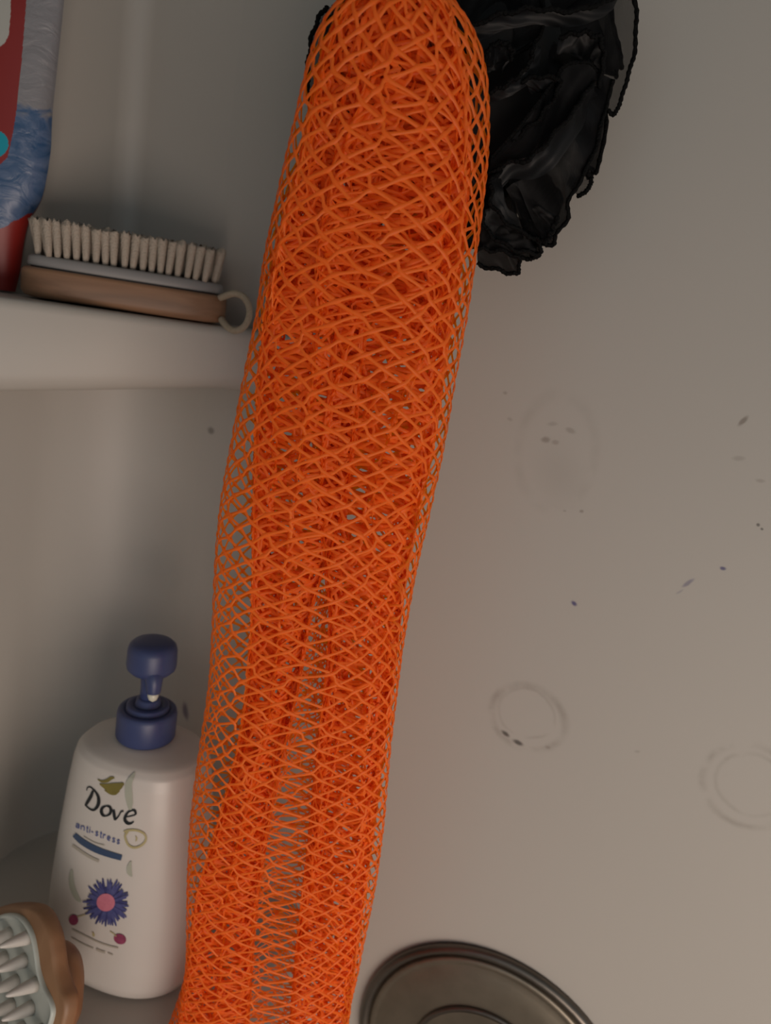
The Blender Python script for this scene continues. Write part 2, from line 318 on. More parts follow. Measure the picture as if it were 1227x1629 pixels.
def net_layer(name, left, right, y0, ht, N, pitch0, pitch1, width, thick, seed, parent, folds=0, famp=0.0, jit=0.12, sub=4, twist=0.0, wave=0.35):
    rng = np.random.default_rng(seed)
    zl, xl = edge_curve(left, y0); zr, xr = edge_curve(right, y0)
    ztop = min(zl[-1], zr[-1]) - 0.001; zbot = max(zl[0], zr[0]) + 0.001
    rows = [ztop]; span = ztop - zbot
    while rows[-1] > zbot: rows.append(rows[-1] - 0.5 * lerp(pitch0, pitch1, (ztop - rows[-1]) / span))
    rows = np.array(rows); nr = len(rows)
    jx = rng.normal(size=(nr, 2 * N)) * jit; jz = rng.normal(size=(nr, 2 * N)) * jit * 0.5
    w1, w2, w3 = wob(rng), wob(rng), wob(rng, 5, 10, 40)
    ph = [rng.uniform(0, 6.28) for _ in range(8)]
    def surf(cj, rowf, dz=0.0):
        r0 = np.clip(np.floor(rowf).astype(int), 0, nr - 2); fr = rowf - r0
        z = rows[r0] * (1 - fr) + rows[r0 + 1] * fr + dz
        th = 2 * math.pi * cj / N + twist * (ztop - z)
        a = np.interp(z, zl, xl); bb = np.interp(z, zr, xr); cx = (a + bb) / 2; hw = (bb - a) / 2
        tt = ht * np.clip(hw / 0.03, 0.25, 1.0)
        cs, sn = np.cos(th), np.sin(th)
        x = cx + hw * np.sign(cs) * np.abs(cs) ** 0.85; y = y0 + tt * sn
        if folds:
            k = folds
            y = y + famp * np.sin(k * th + ph[0] + 3 * w1(z)) + 0.5 * famp * np.sin((k + 3) * th + ph[1] + 2 * w2(z))
            x = x + hw * 0.30 * np.sin((k + 1) * th + ph[2] + 2.5 * w3(z)) * (1 - np.abs(cs) ** 3)
        else:
            y = y + 0.004 * np.sin(2 * th + ph[3] + 2 * w1(z)) + 0.003 * w2(z)
            x = x + 0.0016 * np.sin(3 * th + ph[4] + 30 * z)
        return np.stack([x, y, z], -1)
    npt = (nr - 1) * sub + 1; rf = np.linspace(0, nr - 1, npt); Vs = []; Qs = []; off = 0
    for sgn in (1, -1):
        for i in range(N):
            k = np.floor(rf); t = rf - k
            c = i + sgn * 0.5 * (k + t + wave * np.sin(2 * math.pi * t) / (2 * math.pi))
            ka = np.clip(k.astype(int), 0, nr - 1); kb = np.clip(ka + 1, 0, nr - 1)
            ca = np.round(2 * (i + sgn * 0.5 * k)).astype(int) % (2 * N); cb = np.round(2 * (i + sgn * 0.5 * (k + 1))).astype(int) % (2 * N)
            st = t * t * (3 - 2 * t)
            c = c + jx[ka, ca] * (1 - st) + jx[kb, cb] * st
            dz = (jz[ka, ca] * (1 - st) + jz[kb, cb] * st) * abs(rows[0] - rows[1]) * 1.5
            eps = 1e-3; P = surf(c, rf, dz); Pc = surf(c + eps, rf, dz) - surf(c - eps, rf, dz)
            T = np.gradient(P, axis=0); T /= np.linalg.norm(T, axis=1)[:, None] + 1e-12
            Nn = np.cross(Pc, np.broadcast_to(np.array([0, 0, 1.0]), P.shape)); Nn /= np.linalg.norm(Nn, axis=1)[:, None] + 1e-12
            B = np.cross(T, Nn); B /= np.linalg.norm(B, axis=1)[:, None] + 1e-12
            P = P + Nn * (sgn * 0.5 * thick * np.cos(math.pi * rf))[:, None]
            kn = 1 + 0.6 * np.exp(-((t - np.round(t)) * 5) ** 2)
            wv = (width * 0.5 * kn * lerp(1.0, 0.68, rf / rf[-1]))[:, None]
            Vs.append(np.stack([P + B * wv - Nn * thick * 0.4, P + B * wv * 0.4 + Nn * thick * 0.3, P - B * wv * 0.4 + Nn * thick * 0.3, P - B * wv - Nn * thick * 0.4], 1).reshape(-1, 3)); Qs.append(grid_quads(npt, 4, False, False, off)); off += npt * 4
    me = quadmesh(name, np.concatenate(Vs), np.concatenate(Qs))
    return link(name, me, M_net, parent)
net = empty('exfoliating_net', at_Y(420, 1830, NETY))
tag(net, 'long bright orange exfoliating net with diamond mesh hanging down the middle', 'net')
PX = NETY / F * 1.04
net_layer('outer_netting', OL, OR, NETY, 0.022, 20, 36 * PX, 24 * PX, 0.0015, 0.0006, 1, net, wave=0.10, jit=0.10)
IL = [(615, -180), (600, -60), (560, 0), (525, 60), (500, 150), (480, 250), (452, 350), (432, 450), (413, 600), (406, 800), (401, 1000), (386, 1150), (361, 1260), (320, 1400), (304, 1500), (290, 1600), (276, 1700), (262, 1820)]
GL = [(635, -180), (640, -60), (640, 0), (640, 60), (625, 150), (610, 250), (595, 350), (590, 450), (575, 600), (550, 800), (502, 950), (474, 1100), (440, 1250), (415, 1400), (403, 1500), (396, 1629), (392, 1700), (385, 1820)]
GR = [(622, -180), (600, -60), (585, 0), (575, 60), (565, 150), (560, 300), (545, 450), (525, 600), (510, 800), (524, 960), (516, 1100), (500, 1250), (484, 1400), (473, 1500), (462, 1629), (456, 1700), (450, 1820)]
IR = [(645, -180), (665, -60), (705, 0), (728, 60), (745, 150), (748, 250), (742, 350), (730, 450), (712, 560), (692, 700), (670, 800), (650, 900), (636, 1000), (625, 1100), (610, 1200), (598, 1300), (584, 1400), (570, 1500), (558, 1600), (545, 1700), (530, 1820)]
IN = dict(folds=4, famp=0.004, jit=0.25, sub=3, wave=0.0)
for sd, (l, r, dy, h, n, p0, p1) in enumerate([
        (IL, GL, 0.004, 0.010, 18, 34, 27), (IL, GL, -0.003, 0.008, 16, 38, 25), (IL, GL, 0.001, 0.005, 14, 30, 23),
        (GR, IR, 0.004, 0.010, 18, 34, 27), (GR, IR, -0.003, 0.008, 16, 38, 25), (GR, IR, 0.001, 0.005, 13, 30, 23)]):
    net_layer('inner_netting', l, r, NETY + dy, h, n, p0 * PX, p1 * PX, 0.0016, 0.0005, 20 + sd, net, **IN)
for sd, (dy, h, n, p) in enumerate([(0.010, 0.006, 26, 30), (-0.008, 0.006, 24, 33)]):
    cut = lambda c, d: [(x + d, y) for x, y in c if y < 700]
    net_layer('inner_netting', cut(IL, 6), cut(IR, -6), NETY + dy, h, n, p * PX, p * PX, 0.0014, 0.0005, 40 + sd, net, **IN)
net_layer('inner_netting', [(505, 930), (488, 1000), (470, 1100), (435, 1250), (405, 1400), (395, 1500), (390, 1629), (385, 1700), (378, 1820)], [(530, 930), (528, 1000), (522, 1100), (508, 1250), (492, 1400), (480, 1500), (468, 1629), (462, 1700), (455, 1820)], NETY + 0.010, 0.003, 8, 27 * PX, 22 * PX, 0.0011, 0.0004, 31, net, jit=0.15, sub=3, wave=0.0)

# ------------------------------------------------------------------ the black puff
def uv_grid(me, nr, nc, su, sv):
    uvl = me.uv_layers.new(name='UVMap'); vi = np.zeros(len(me.loops), np.int32); me.loops.foreach_get('vertex_index', vi)
    uvl.data.foreach_set('uv', np.stack([(vi % nc) / nc * su, (vi // nc) / nr * sv], -1).astype(np.float32).ravel())
PUFF = at_Y(752, 118, 0.440)
PR = np.array([0.080, 0.030, 0.092])
puff = empty('bath_puff', PUFF - np.array([0, 0, PR[2]]))
tag(puff, 'black ruffled nylon gauze bath puff hanging behind the orange net', 'bath puff')
rng = np.random.default_rng(11)
def ell(n, nb, R):
    th = np.linspace(0, math.pi, n); ph = np.linspace(0, 2 * math.pi, nb, endpoint=False)
    return [np.stack([PUFF[0] + R[0] * math.sin(t) * np.cos(ph), PUFF[1] + R[1] * math.sin(t) * np.sin(ph), np.full(nb, PUFF[2] + R[2] * math.cos(t))], -1) for t in th[1:-1]]
link('light_blocker', loft('light_blocker', ell(14, 24, PR * 0.58)), M_blocker, puff)  # added dark ellipsoid that stops light passing between the ruffles
def ruffle(edge, inner, seed, nr=14, material=None):
    """sheet between a wavy free edge and the hidden root, with a corded edge as its own piece"""
    g = np.random.default_rng(seed); E = np.asarray(edge); I = np.asarray(inner); n = len(E); V = []
    mid = (E + I) / 2; out = E - I; ln = np.linalg.norm(out, axis=1)[:, None] + 1e-9
    T = np.gradient(E, axis=0); nn = np.cross(T, out); nn /= np.linalg.norm(nn, axis=1)[:, None] + 1e-9
    s = np.linspace(0, 1, n); p1, p2 = g.uniform(0, 6.28, 2)
    for j in range(nr):
        t = j / (nr - 1)
        bulge = math.sin(math.pi * t) * 0.10 * ln * np.sin(2 * math.pi * 1.5 * s + p1)[:, None] + t * 0.03 * ln * np.sin(2 * math.pi * 6 * s + p2)[:, None] + 0.012 * ln * np.sin(14 * t + 30 * s + p1)[:, None]
        V.append(I + out * t + nn * bulge)
    V = np.array(V); me = quadmesh('ruffle', V.reshape(-1, 3), grid_quads(nr, n)); uv_grid(me, nr, n, 3.0, 9.0)
    o = link('ruffle', me, material or M_gauze, puff)
    seg = V[-1]; k = np.arange(n); rr = 0.0011 * (1 + 0.22 * np.sin(k * 2.2))
    c = link('edge_cord', tube('edge_cord', seg, rr, 6), M_edge, o); c.matrix_parent_inverse = Matrix.Identity(4)
    return o
ns = 0
G = (1 + 5 ** 0.5) / 2
for i in range(46):
    zc = 1 - 2 * (i + 0.5) / 46; a = 2 * math.pi * i / G; d = np.array([math.sqrt(1 - zc * zc) * math.cos(a), math.sqrt(1 - zc * zc) * math.sin(a), zc])
    if d[1] > 0.45: continue
    if proj(PUFF + d * PR)[0] > 765 and d[1] < 0.15: continue
    t1 = np.cross(d, rng.normal(size=3)); t1 /= np.linalg.norm(t1); t2 = np.cross(d, t1)
    s = np.linspace(-1, 1, 60); ang = s * math.pi * 0.92
    wl, wm = rng.uniform(0.34, 0.5), rng.uniform(0.14, 0.26)
    q = d[None] + t1[None] * (wl * np.cos(ang))[:, None] + t2[None] * (wm * np.sin(ang) * (1 + 0.5 * np.cos(ang)))[:, None]
    q += 0.03 * rng.normal(size=3)[None] + 0.03 * np.sin(s * 9 + rng.uniform(0, 6))[:, None] * t2[None]
    q /= np.linalg.norm(q, axis=1)[:, None]
    rad = rng.uniform(0.92, 1.05) * (1 + 0.03 * np.sin(s * 7 + i))
    E = PUFF + q * rad[:, None] * PR; I = PUFF + (d[None] * 0.55 + (q - d[None]) * 0.45) * 0.75 * PR
    ruffle(E, I, i)
def pix_ruffle(edge, root, seed, n=70, material=None):
    E = spline([at_Y(x, y, Y + 0.020) for x, y, Y in edge], n); I = spline([at_Y(x, y, Y + 0.022) for x, y, Y in root], n); return ruffle(E, I, seed, 16, material)
# the large folds that show beside the net
pix_ruffle([(975, 130, .400), (959, 190, .394), (943, 249, .390), (913, 305, .388), (899, 351, .390), (880, 386, .393), (864, 388, .397), (832, 366, .402)], [(850, 40, .412), (860, 80, .412), (870, 130, .412), (865, 200, .412), (850, 250, .412), (835, 280, .413), (820, 290, .414), (805, 300, .414)], 101)
# long S-shaped fold with its lit underside
pix_ruffle([(945, 130, .386), (925, 158, .380), (907, 184, .376), (870, 226, .375), (843, 252, .376), (802, 262, .380), (776, 280, .384)], [(955, 158, .398), (938, 185, .396), (920, 215, .394), (885, 262, .394), (852, 285, .396), (812, 285, .398), (790, 305, .400)], 102)
pix_ruffle([(955, 118, .392), (935, 100, .388), (900, 104, .386), (878, 135, .383), (850, 172, .381), (815, 215, .382), (782, 250, .386)], [(946, 132, .388), (926, 160, .382), (908, 182, .379), (872, 222, .378), (843, 248, .379), (802, 258, .383), (778, 272, .387)], 109)
# round cavity under the S fold
pix_ruffle([(800, 268, .386), (784, 284, .380), (781, 311, .379), (792, 340, .380), (822, 364, .384), (850, 380, .390), (862, 398, .396), (845, 408, .400)], [(812, 285, .404), (802, 296, .404), (800, 312, .404), (808, 330, .404), (825, 345, .406), (840, 352, .408), (846, 362, .410), (835, 372, .410)], 103)
pix_ruffle([(768, 335, .384), (772, 362, .384), (796, 385, .386), (830, 400, .390), (856, 404, .394), (846, 412, .398), (820, 408, .400)], [(790, 325, .404), (796, 345, .404), (806, 358, .404), (825, 368, .406), (838, 376, .408), (830, 382, .408), (815, 380, .408)], 110)
pix_ruffle([(758, 396, .388), (785, 398, .388), (822, 408, .390), (824, 434, .390), (800, 432, .392), (760, 420, .394)], [(760, 340, .406), (772, 345, .406), (790, 352, .406), (795, 370, .406), (785, 375, .408), (760, 370, .408)], 111)
# sheer single layers at the rim
pix_ruffle([(998, -30, .398), (1012, 15, .398), (1010, 80, .400), (998, 125, .400), (986, 165, .402), (976, 182, .404), (962, 172, .404)], [(955, -40, .406), (962, 10, .406), (962, 50, .406), (958, 90, .406), (955, 120, .406), (950, 140, .406), (946, 140, .406)], 104, material=M_sheer)
pix_ruffle([(888, 345, .386), (878, 368, .386), (868, 384, .388), (850, 378, .390)], [(850, 320, .402), (846, 335, .402), (840, 348, .402), (830, 355, .402)], 112, material=M_sheer)
pix_ruffle([(930, 268, .396), (941, 285, .396), (934, 303, .398), (920, 312, .400)], [(905, 262, .404), (908, 275, .404), (905, 285, .404), (900, 292, .404)], 113, material=M_sheer)
pix_ruffle([(772, 92, .380), (782, 74, .378), (800, 68, .378), (816, 80, .379), (812, 96, .380)], [(768, 122, .392), (776, 116, .392), (788, 112, .392), (798, 112, .392), (800, 116, .392)], 114, material=M_sheer)
pix_ruffle([(772, 148, .382), (800, 138, .379), (828, 118, .378), (845, 95, .379), (848, 70, .382)], [(778, 165, .394), (805, 156, .392), (835, 138, .392), (856, 112, .392), (862, 80, .394)], 115)
pix_ruffle([(520, 10, .392), (502, 40, .392), (492, 85, .394), (490, 130, .396), (495, 175, .398), (510, 205, .402)], [(560, 10, .406), (560, 40, .406), (555, 85, .406), (555, 130, .406), (555, 150, .406), (560, 170, .408)], 107, material=M_sheer)
pix_ruffle([(750, 42, .378), (800, 22, .376), (850, 14, .376), (900, 18, .377), (950, 8, .380), (985, -10, .385)], [(760, 66, .392), (805, 48, .392), (850, 40, .392), (900, 44, .392), (945, 34, .394), (970, 20, .396)], 108)
pix_ruffle([(890, 60, .384), (925, 52, .382), (955, 62, .384), (960, 100, .387), (952, 140, .390)], [(880, 90, .404), (905, 84, .404), (925, 90, .404), (928, 110, .404), (920, 130, .404)], 116)
pix_ruffle([(830, 128, .382), (862, 122, .380), (890, 128, .380), (880, 160, .380), (850, 196, .380), (815, 226, .382)], [(845, 150, .398), (858, 148, .398), (868, 152, .398), (862, 170, .398), (842, 195, .398), (820, 212, .398)], 117)

# ------------------------------------------------------------------ bristle brush on the shelf
bl = at_Y(27, 440, 0.462); br = at_Y(361, 500, 0.497)
BX = np.array([br[0] - bl[0], br[1] - bl[1], 0]); BL = np.linalg.norm(BX); BX /= BL; BY = np.array([-BX[1], BX[0], 0])
BO = np.array([(bl[0] + br[0]) / 2, (bl[1] + br[1]) / 2, 0]) + BY * 0.018
def stadium(L, Wd, n=48, p=3.2):
    th = np.linspace(0, 2 * math.pi, n, endpoint=False); c, s = np.cos(th), np.sin(th)
    return np.stack([L / 2 * np.sign(c) * np.abs(c) ** (2 / p), Wd / 2 * np.sign(s) * np.abs(s) ** (2 / p)], -1)
def brush_pt(x, y, z): return BO + BX * x + BY * y + np.array([0, 0, z])
def brush_rings(spec, p=3.2, n=64):
    return [np.array([brush_pt(x, y, z) for x, y in stadium(L, Wd, n, p)]) for L, Wd, z in spec]
brush = empty('bristle_brush', brush_pt(0, 0, ZS)); tag(brush, 'oval wooden body brush lying bristles up on the upper shelf', 'brush')
wh = 0.0172
z0 = ZS + 0.0012
link('handle_block', loft('handle_block', brush_rings([(BL - .010, .040, z0), (BL - .003, .046, z0 + .0012), (BL, .0485, z0 + .004), (BL, .0485, z0 + wh - .0025), (BL - .002, .047, z0 + wh - .0008), (BL - .005, .044, z0 + wh)], 3.6)), M_wood, brush)
link('pad', loft('pad', brush_rings([(BL - .006, .040, z0 + wh + .0007), (BL - .005, .041, z0 + wh + .0015), (BL - .006, .040, z0 + wh + .006), (BL - .010, .036, z0 + wh + .0072)], 2.8)), M_pad, brush)
link('groove', loft('groove', brush_rings([(BL - .009, .040, z0 + wh - .001), (BL - .009, .040, z0 + wh + .0012)], 2.8)), M_dark, brush)
def tuft_mesh(i):
    g = np.random.default_rng(900 + i); n = 14; th = np.arange(n) * 2 * math.pi / n; rings = []
    lx, ly = g.normal(size=2) * 0.0006
    for t in (0, 0.3, 0.65, 0.92, 1.0):
        r = lerp(0.0016, 0.0030, t ** 0.8) * (1 + 0.08 * np.cos(th * 7) * t); zz = 0.0205 * t * (1 + 0.05 * g.normal(size=n) * (t > 0.9))
        rings.append(np.stack([r * np.cos(th) + lx * t * t, r * np.sin(th) + ly * t * t, np.full(n, 1.0) * zz], -1))
    return loft('tuft', rings)
tufts = [tuft_mesh(i) for i in range(5)]
for tm in tufts: tm.materials.append(M_cream); tm.polygons.foreach_set('use_smooth', [True] * len(tm.polygons))
for row, yy in enumerate((-0.0135, -0.0068, 0.0, 0.0068, 0.0135)):
    half = (BL - 0.016) / 2 * (1 - (abs(yy) / 0.030) ** 2.4) ; cnt = int(2 * half / 0.0049)
    for i in range(cnt):
        x = -half + 2 * half * i / (cnt - 1); o = bpy.data.objects.new('tuft', random.Random(row * 50 + i).choice(tufts)); col.objects.link(o)
        g = random.Random(i * 7 + row)
        fan_x = x / half * 0.10; pos = brush_pt(x + g.uniform(-.0005, .0005), yy, z0 + wh + .0068)
        o.parent = brush; o.matrix_parent_inverse = Matrix.Translation(-Vector(brush.location))
        o.location = Vector(pos); o.rotation_euler = (g.uniform(-.05, .05) + yy * 5, fan_x + g.uniform(-.05, .05), math.atan2(BX[1], BX[0]) + g.choice((0, 1.3, 2.6)) * 0)
lc = at_Y(374, 497, 0.488)
lp = [at_Y(x, y, Y) for x, y, Y in [(352, 508, .497), (362, 520, .490), (374, 526, .486), (388, 520, .484), (396, 505, .484), (396, 487, .485), (387, 472, .487), (373, 467, .490), (361, 470, .494), (350, 474, .498)]]
link('hanging_loop', tube('hanging_loop', spline(lp, 60), 0.0021, 8), M_cord, brush)

# ------------------------------------------------------------------ printed red pouch at the left end of the shelf
M_art = bpy.data.materials.new('blue_artwork'); M_art.use_nodes = True; nt = M_art.node_tree; b = nt.nodes['Principled BSDF']; b.inputs['Roughness'].default_value = 0.35
tc = nt.nodes.new('ShaderNodeTexCoord'); mp = nt.nodes.new('ShaderNodeMapping'); mp.inputs['Scale'].default_value = (60, 60, 110); mp.inputs['Rotation'].default_value = (0, 0.5, 0)
nz = nt.nodes.new('ShaderNodeTexNoise'); nz.inputs['Scale'].default_value = 1.0; nz.inputs['Detail'].default_value = 4; nz.inputs['Distortion'].default_value = 1.2
nt.links.new(tc.outputs['Object'], mp.inputs[0]); nt.links.new(mp.outputs[0], nz.inputs['Vector'])
cr = nt.nodes.new('ShaderNodeValToRGB'); cr.color_ramp.elements[0].position = 0.32; cr.color_ramp.elements[0].color = srgb(40, 76, 116); cr.color_ramp.elements[1].position = 0.68; cr.color_ramp.elements[1].color = srgb(98, 114, 144)
nt.links.new(nz.outputs[0], cr.inputs[0])
sx = nt.nodes.new('ShaderNodeSeparateXYZ'); nt.links.new(tc.outputs['Object'], sx.inputs[0])
ad = nt.nodes.new('ShaderNodeMath'); ad.operation = 'MULTIPLY_ADD'; ad.inputs[1].default_value = 0.030; nt.links.new(nz.outputs[0], ad.inputs[0]); nt.links.new(sx.outputs[2], ad.inputs[2])
mr = nt.nodes.new('ShaderNodeMapRange'); zsplit = at_Y(45, 178, 0.49)[2] + 0.015; mr.inputs[1].default_value = zsplit - 0.003; mr.inputs[2].default_value = zsplit + 0.003; nt.links.new(ad.outputs[0], mr.inputs[0])
mx = nt.nodes.new('ShaderNodeMix'); mx.data_type = 'RGBA'; mx.inputs[7].default_value = srgb(130, 128, 131); nt.links.new(cr.outputs[0], mx.inputs[6]); nt.links.new(mr.outputs[0], mx.inputs[0]); nt.links.new(mx.outputs[2], b.inputs['Base Color'])
bp = nt.nodes.new('ShaderNodeBump'); bp.inputs['Strength'].default_value = 0.35; bp.inputs['Distance'].default_value = 0.004; nt.links.new(nz.outputs[0], bp.inputs['Height']); nt.links.new(bp.outputs[0], b.inputs['Normal'])
PY = 0.49
def inside(poly, x, y):
    c = False; j = len(poly) - 1
    for i in range(len(poly)):
        if (poly[i][1] > y) != (poly[j][1] > y) and x < (poly[j][0] - poly[i][0]) * (y - poly[i][1]) / (poly[j][1] - poly[i][1]) + poly[i][0]: c = not c
        j = i
    return c
Rz, Rx = edge_curve([(92, -190), (97, -120), (97, -60), (94, 0), (85, 90), (76, 180), (73, 240), (60, 310), (40, 346), (31, 380), (24, 430), (16, 466)], PY)
ok = Rz > ZS + 0.0008; Rz, Rx = Rz[ok], Rx[ok]
LXo = Rx.max() - 0.082
def pouch_surf(t, z, side):
    xr = float(np.interp(z, Rz, Rx)); xl = LXo + 0.004 * math.sin((z - ZS) * 40); x = lerp(xl, xr, t)
    s = max(0.0, 1 - (2 * t - 1) ** 2) ** 0.5; f = (z - Rz[0]) / (Rz[-1] - Rz[0]); bulge = 0.019 * s * max(0.04, (1 - f ** 3)) * (0.75 + 0.25 * min(1, f * 6))
    return np.array([x, PY + 0.010 - 0.004 * t + (-bulge if side == 0 else bulge * 0.8), z])
nt_, nz_ = 250, 330
zz = np.linspace(Rz[0], Rz[-1], nz_); tt = np.linspace(0, 1, nt_)
Vf = np.array([[pouch_surf(t, z, 0) for t in tt] for z in zz]); px = proj(Vf)
poly_panel = [(-300, -400), (19, -400), (17, 20), (14, 55), (8, 68), (0, 74), (-300, 80)]
poly_blue = [(50, -400), (42, 0), (35, 90), (27, 170), (20, 215), (12, 250), (0, 262), (-40, 300), (-40, 362), (4, 363), (12, 359), (20, 352), (30, 349), (45, 340), (200, 330), (200, -400)]
Q = grid_quads(nz_, nt_); cen = px.reshape(-1, 2)[Q].mean(1)
idx = np.zeros(len(Q), np.int32)
for k, (x, y) in enumerate(cen):
    if inside(poly_panel, x, y): idx[k] = 2
    elif inside(poly_blue, x, y): idx[k] = 1
    if math.hypot((x + 8), (y - 229)) < 21.5: idx[k] = 3
pouch = empty('printed_pouch', (float(Vf[0].mean(0)[0]), PY, ZS)); tag(pouch, 'red pouch with blue and white artwork and cyan dot, at the shelf end', 'pouch')
me = quadmesh('front_panel', Vf.reshape(-1, 3), Q[:, ::-1]); o = link('front_panel', me, [M_red, M_art, M_panel, M_cyan], pouch)
me.polygons.foreach_set('material_index', idx)
tb = np.linspace(0, 1, 30); zb = np.linspace(Rz[0], Rz[-1], 40)
Vb = np.array([[pouch_surf(t, z, 1) for t in tb] for z in zb]); link('back_panel', quadmesh('back_panel', Vb.reshape(-1, 3), grid_quads(40, 30)), M_red, pouch)
Vbot = np.array([[pouch_surf(t, zz[0], 0) for t in tb], [pouch_surf(t, zz[0], 1) for t in tb]]); link('gusset', quadmesh('gusset', Vbot.reshape(-1, 3), grid_quads(2, 30)), M_red, pouch)

# ------------------------------------------------------------------ pump bottle
BC = np.array([-0.1285, 0.437, 0.0]); BROT = math.radians(-14)
bx = np.array([math.cos(BROT), math.sin(BROT), 0]); by = np.array([-math.sin(BROT), math.cos(BROT), 0])
prof = [(0.0, .034, .024), (0.002, .0385, .029), (0.007, .0430, .0335), (0.015, .0462, .0362), (0.03, .0478, .0375), (0.06, .0470, .0370), (0.10, .0440, .0355), (0.14, .0402, .0332), (0.160, .0378, .0315), (0.167, .0362, .0300), (0.1710, .0330, .0272), (0.1735, .028, .023), (0.1755, .020, .0185), (0.1765, .0165, .0165)]
pz, pa, pb = map(np.array, zip(*prof)); pa = pa * np.where(pz < 0.172, 1.15, 1.08); pb = pb * 1.06; pz = pz * 0.975
def bottle_local(P): v = np.asarray(P) - BC; return v @ bx, v @ by, v[..., 2]
def bottle_world(x, y, z): return BC + bx * x + by * y + np.array([0, 0, z])
zz2 = np.concatenate([np.linspace(0, .03, 16), np.linspace(.034, .151, 24), np.linspace(.154, .172, 18)])
def sec(z, n=72):
    # smooth interpolation of the profile
    a = float(np.interp(z, pz, pa)); bdep = float(np.interp(z, pz, pb)); th = np.linspace(0, 2 * math.pi, n, endpoint=False)
    p = 2.3; c, s = np.cos(th), np.sin(th)
    return np.array([bottle_world(a * np.sign(ci) * abs(ci) ** (2 / p), bdep * np.sign(si) * abs(si) ** (2 / p), z) for ci, si in zip(c, s)])
bottle = empty('pump_bottle', BC); tag(bottle, 'white body wash pump bottle with blue pump and blue flower label', 'bottle')
link('bottle_body', loft('bottle_body', [sec(z) for z in zz2]), M_bottle, bottle)
def lathe(name, spec, c, n=40): 
    th = np.linspace(0, 2 * math.pi, n, endpoint=False)
    return loft(name, [np.stack([c[0] + r * np.cos(th), c[1] + r * np.sin(th), np.full(n, z)], -1) for r, z in spec])
cz = 0.1718
link('collar', lathe('collar', [(.0150, cz), (.0176, cz + .0006), (.0184, cz + .002), (.0184, cz + .0165), (.0178, cz + .0190), (.0168, cz + .0200), (.0140, cz + .0202), (.0136, cz + .0195), (.0132, cz + .0195), (.0130, cz + .0222), (.0120, cz + .0230), (.0088, cz + .0232), (.0085, cz + .0225), (.0080, cz + .0228), (.0072, cz + .0262), (.0060, cz + .0275)], BC), M_blue, bottle)
link('pump_stem', lathe('pump_stem', [(.0056, cz + .024), (.0054, cz + .034), (.0060, cz + .043), (.0085, cz + .047)], BC), M_blue, bottle)
head = link('pump_head', lathe('pump_head', [(.0090, cz + .0440), (.0125, cz + .0455), (.0148, cz + .0480), (.0152, cz + .0505), (.0149, cz + .0600), (.0140, cz + .0630), (.0118, cz + .0650), (.0070, cz + .0660), (.0025, cz + .0662)], BC), M_blue, bottle)
nd = np.array([0.45, -0.89, 0])
sp = [BC + np.array([0, 0, cz + .047]), BC + nd * .009 + np.array([0, 0, cz + .0475]), BC + nd * .0125 + np.array([0, 0, cz + .0445]), BC + nd * .0135 + np.array([0, 0, cz + .0375])]
link('nozzle', tube('nozzle', spline(sp, 20), np.linspace(.0072, .0042, 20), 14), M_blue, bottle)
dr = BC + nd * .0135 + np.array([0, 0, cz + .0352])
link('soap_drip', lathe('soap_drip', [(.0008, dr[2] - .0035), (.0026, dr[2] - .002), (.0034, dr[2] + .0005), (.0030, dr[2] + .0028), (.001, dr[2] + .0035)], dr, 14), M_soap, bottle)

# printed marks, laid on the curved front of the bottle
def bottle_hit(x, y):
    d = ray(x, y); ts = np.linspace(0.34, 0.60, 400); P = CAM + d[None] * ts[:, None]
    lx, ly, lz = bottle_local(P); a = np.interp(lz, pz, pa, left=1e-4, right=1e-4); bd = np.interp(lz, pz, pb, left=1e-4, right=1e-4)
    g = (np.abs(lx) / a) ** 2.3 + (np.abs(ly) / bd) ** 2.3 - 1
    k = np.argmax(g < 0)
    if g[k] >= 0 or k == 0: return None
    t = lerp(ts[k - 1], ts[k], g[k - 1] / (g[k - 1] - g[k])); return CAM + d * (t - 0.0006)
def zp(pts): return [(60 + x / 4.523, 1200 + y / 4.523) for x, y in pts]     # label sketch grid to photograph pixels
def decal(name, strips, material, parent=None, thick=None):
    V, Fc = [], []
    for S in strips:                                        # S: (n, m, 2) grid of pixel points
        S = np.asarray(S, float); n, mm = S.shape[:2]; off = len(V); ok = True; pts = []
        for p in S.reshape(-1, 2):
            h = bottle_hit(*p)
            if h is None: ok = False; break
            pts.append(h)
        if not ok: continue
        V += pts; Fc += [tuple(q) for q in grid_quads(n, mm, off=off)]
    o = link(name, pymesh(name, V, Fc), material, parent or bottle)
    return o
def stroke(pts, w, n=26, m=3):
    P = spline(pts, n); ww = np.interp(np.linspace(0, 1, n), np.linspace(0, 1, len(w)), w) if hasattr(w, '__len__') else np.full(n, w)
    T = np.gradient(P, axis=0); T /= np.linalg.norm(T, axis=1)[:, None] + 1e-9; Nn = np.stack([-T[:, 1], T[:, 0]], -1)
    return np.stack([P + Nn * (ww * s)[:, None] for s in np.linspace(-.5, .5, m)], 1)
def blob(cx, cy, rx, ry, rot=0, n=24, r0=0.0):
    th = np.linspace(0, 2 * math.pi, n); c, s = math.cos(rot), math.sin(rot); out = []
    for r in np.linspace(max(r0, .001), 1, 5):
        x, y = rx * r * np.cos(th), ry * r * np.sin(th); out.append(np.stack([cx + x * c - y * s, cy + x * s + y * c], -1))
    return np.array(out)
Z = 4.523
def zs(pts, w, **k):
    w = [q / Z for q in w] if hasattr(w, '__len__') else w / Z
    return stroke(zp(pts), w, **k)
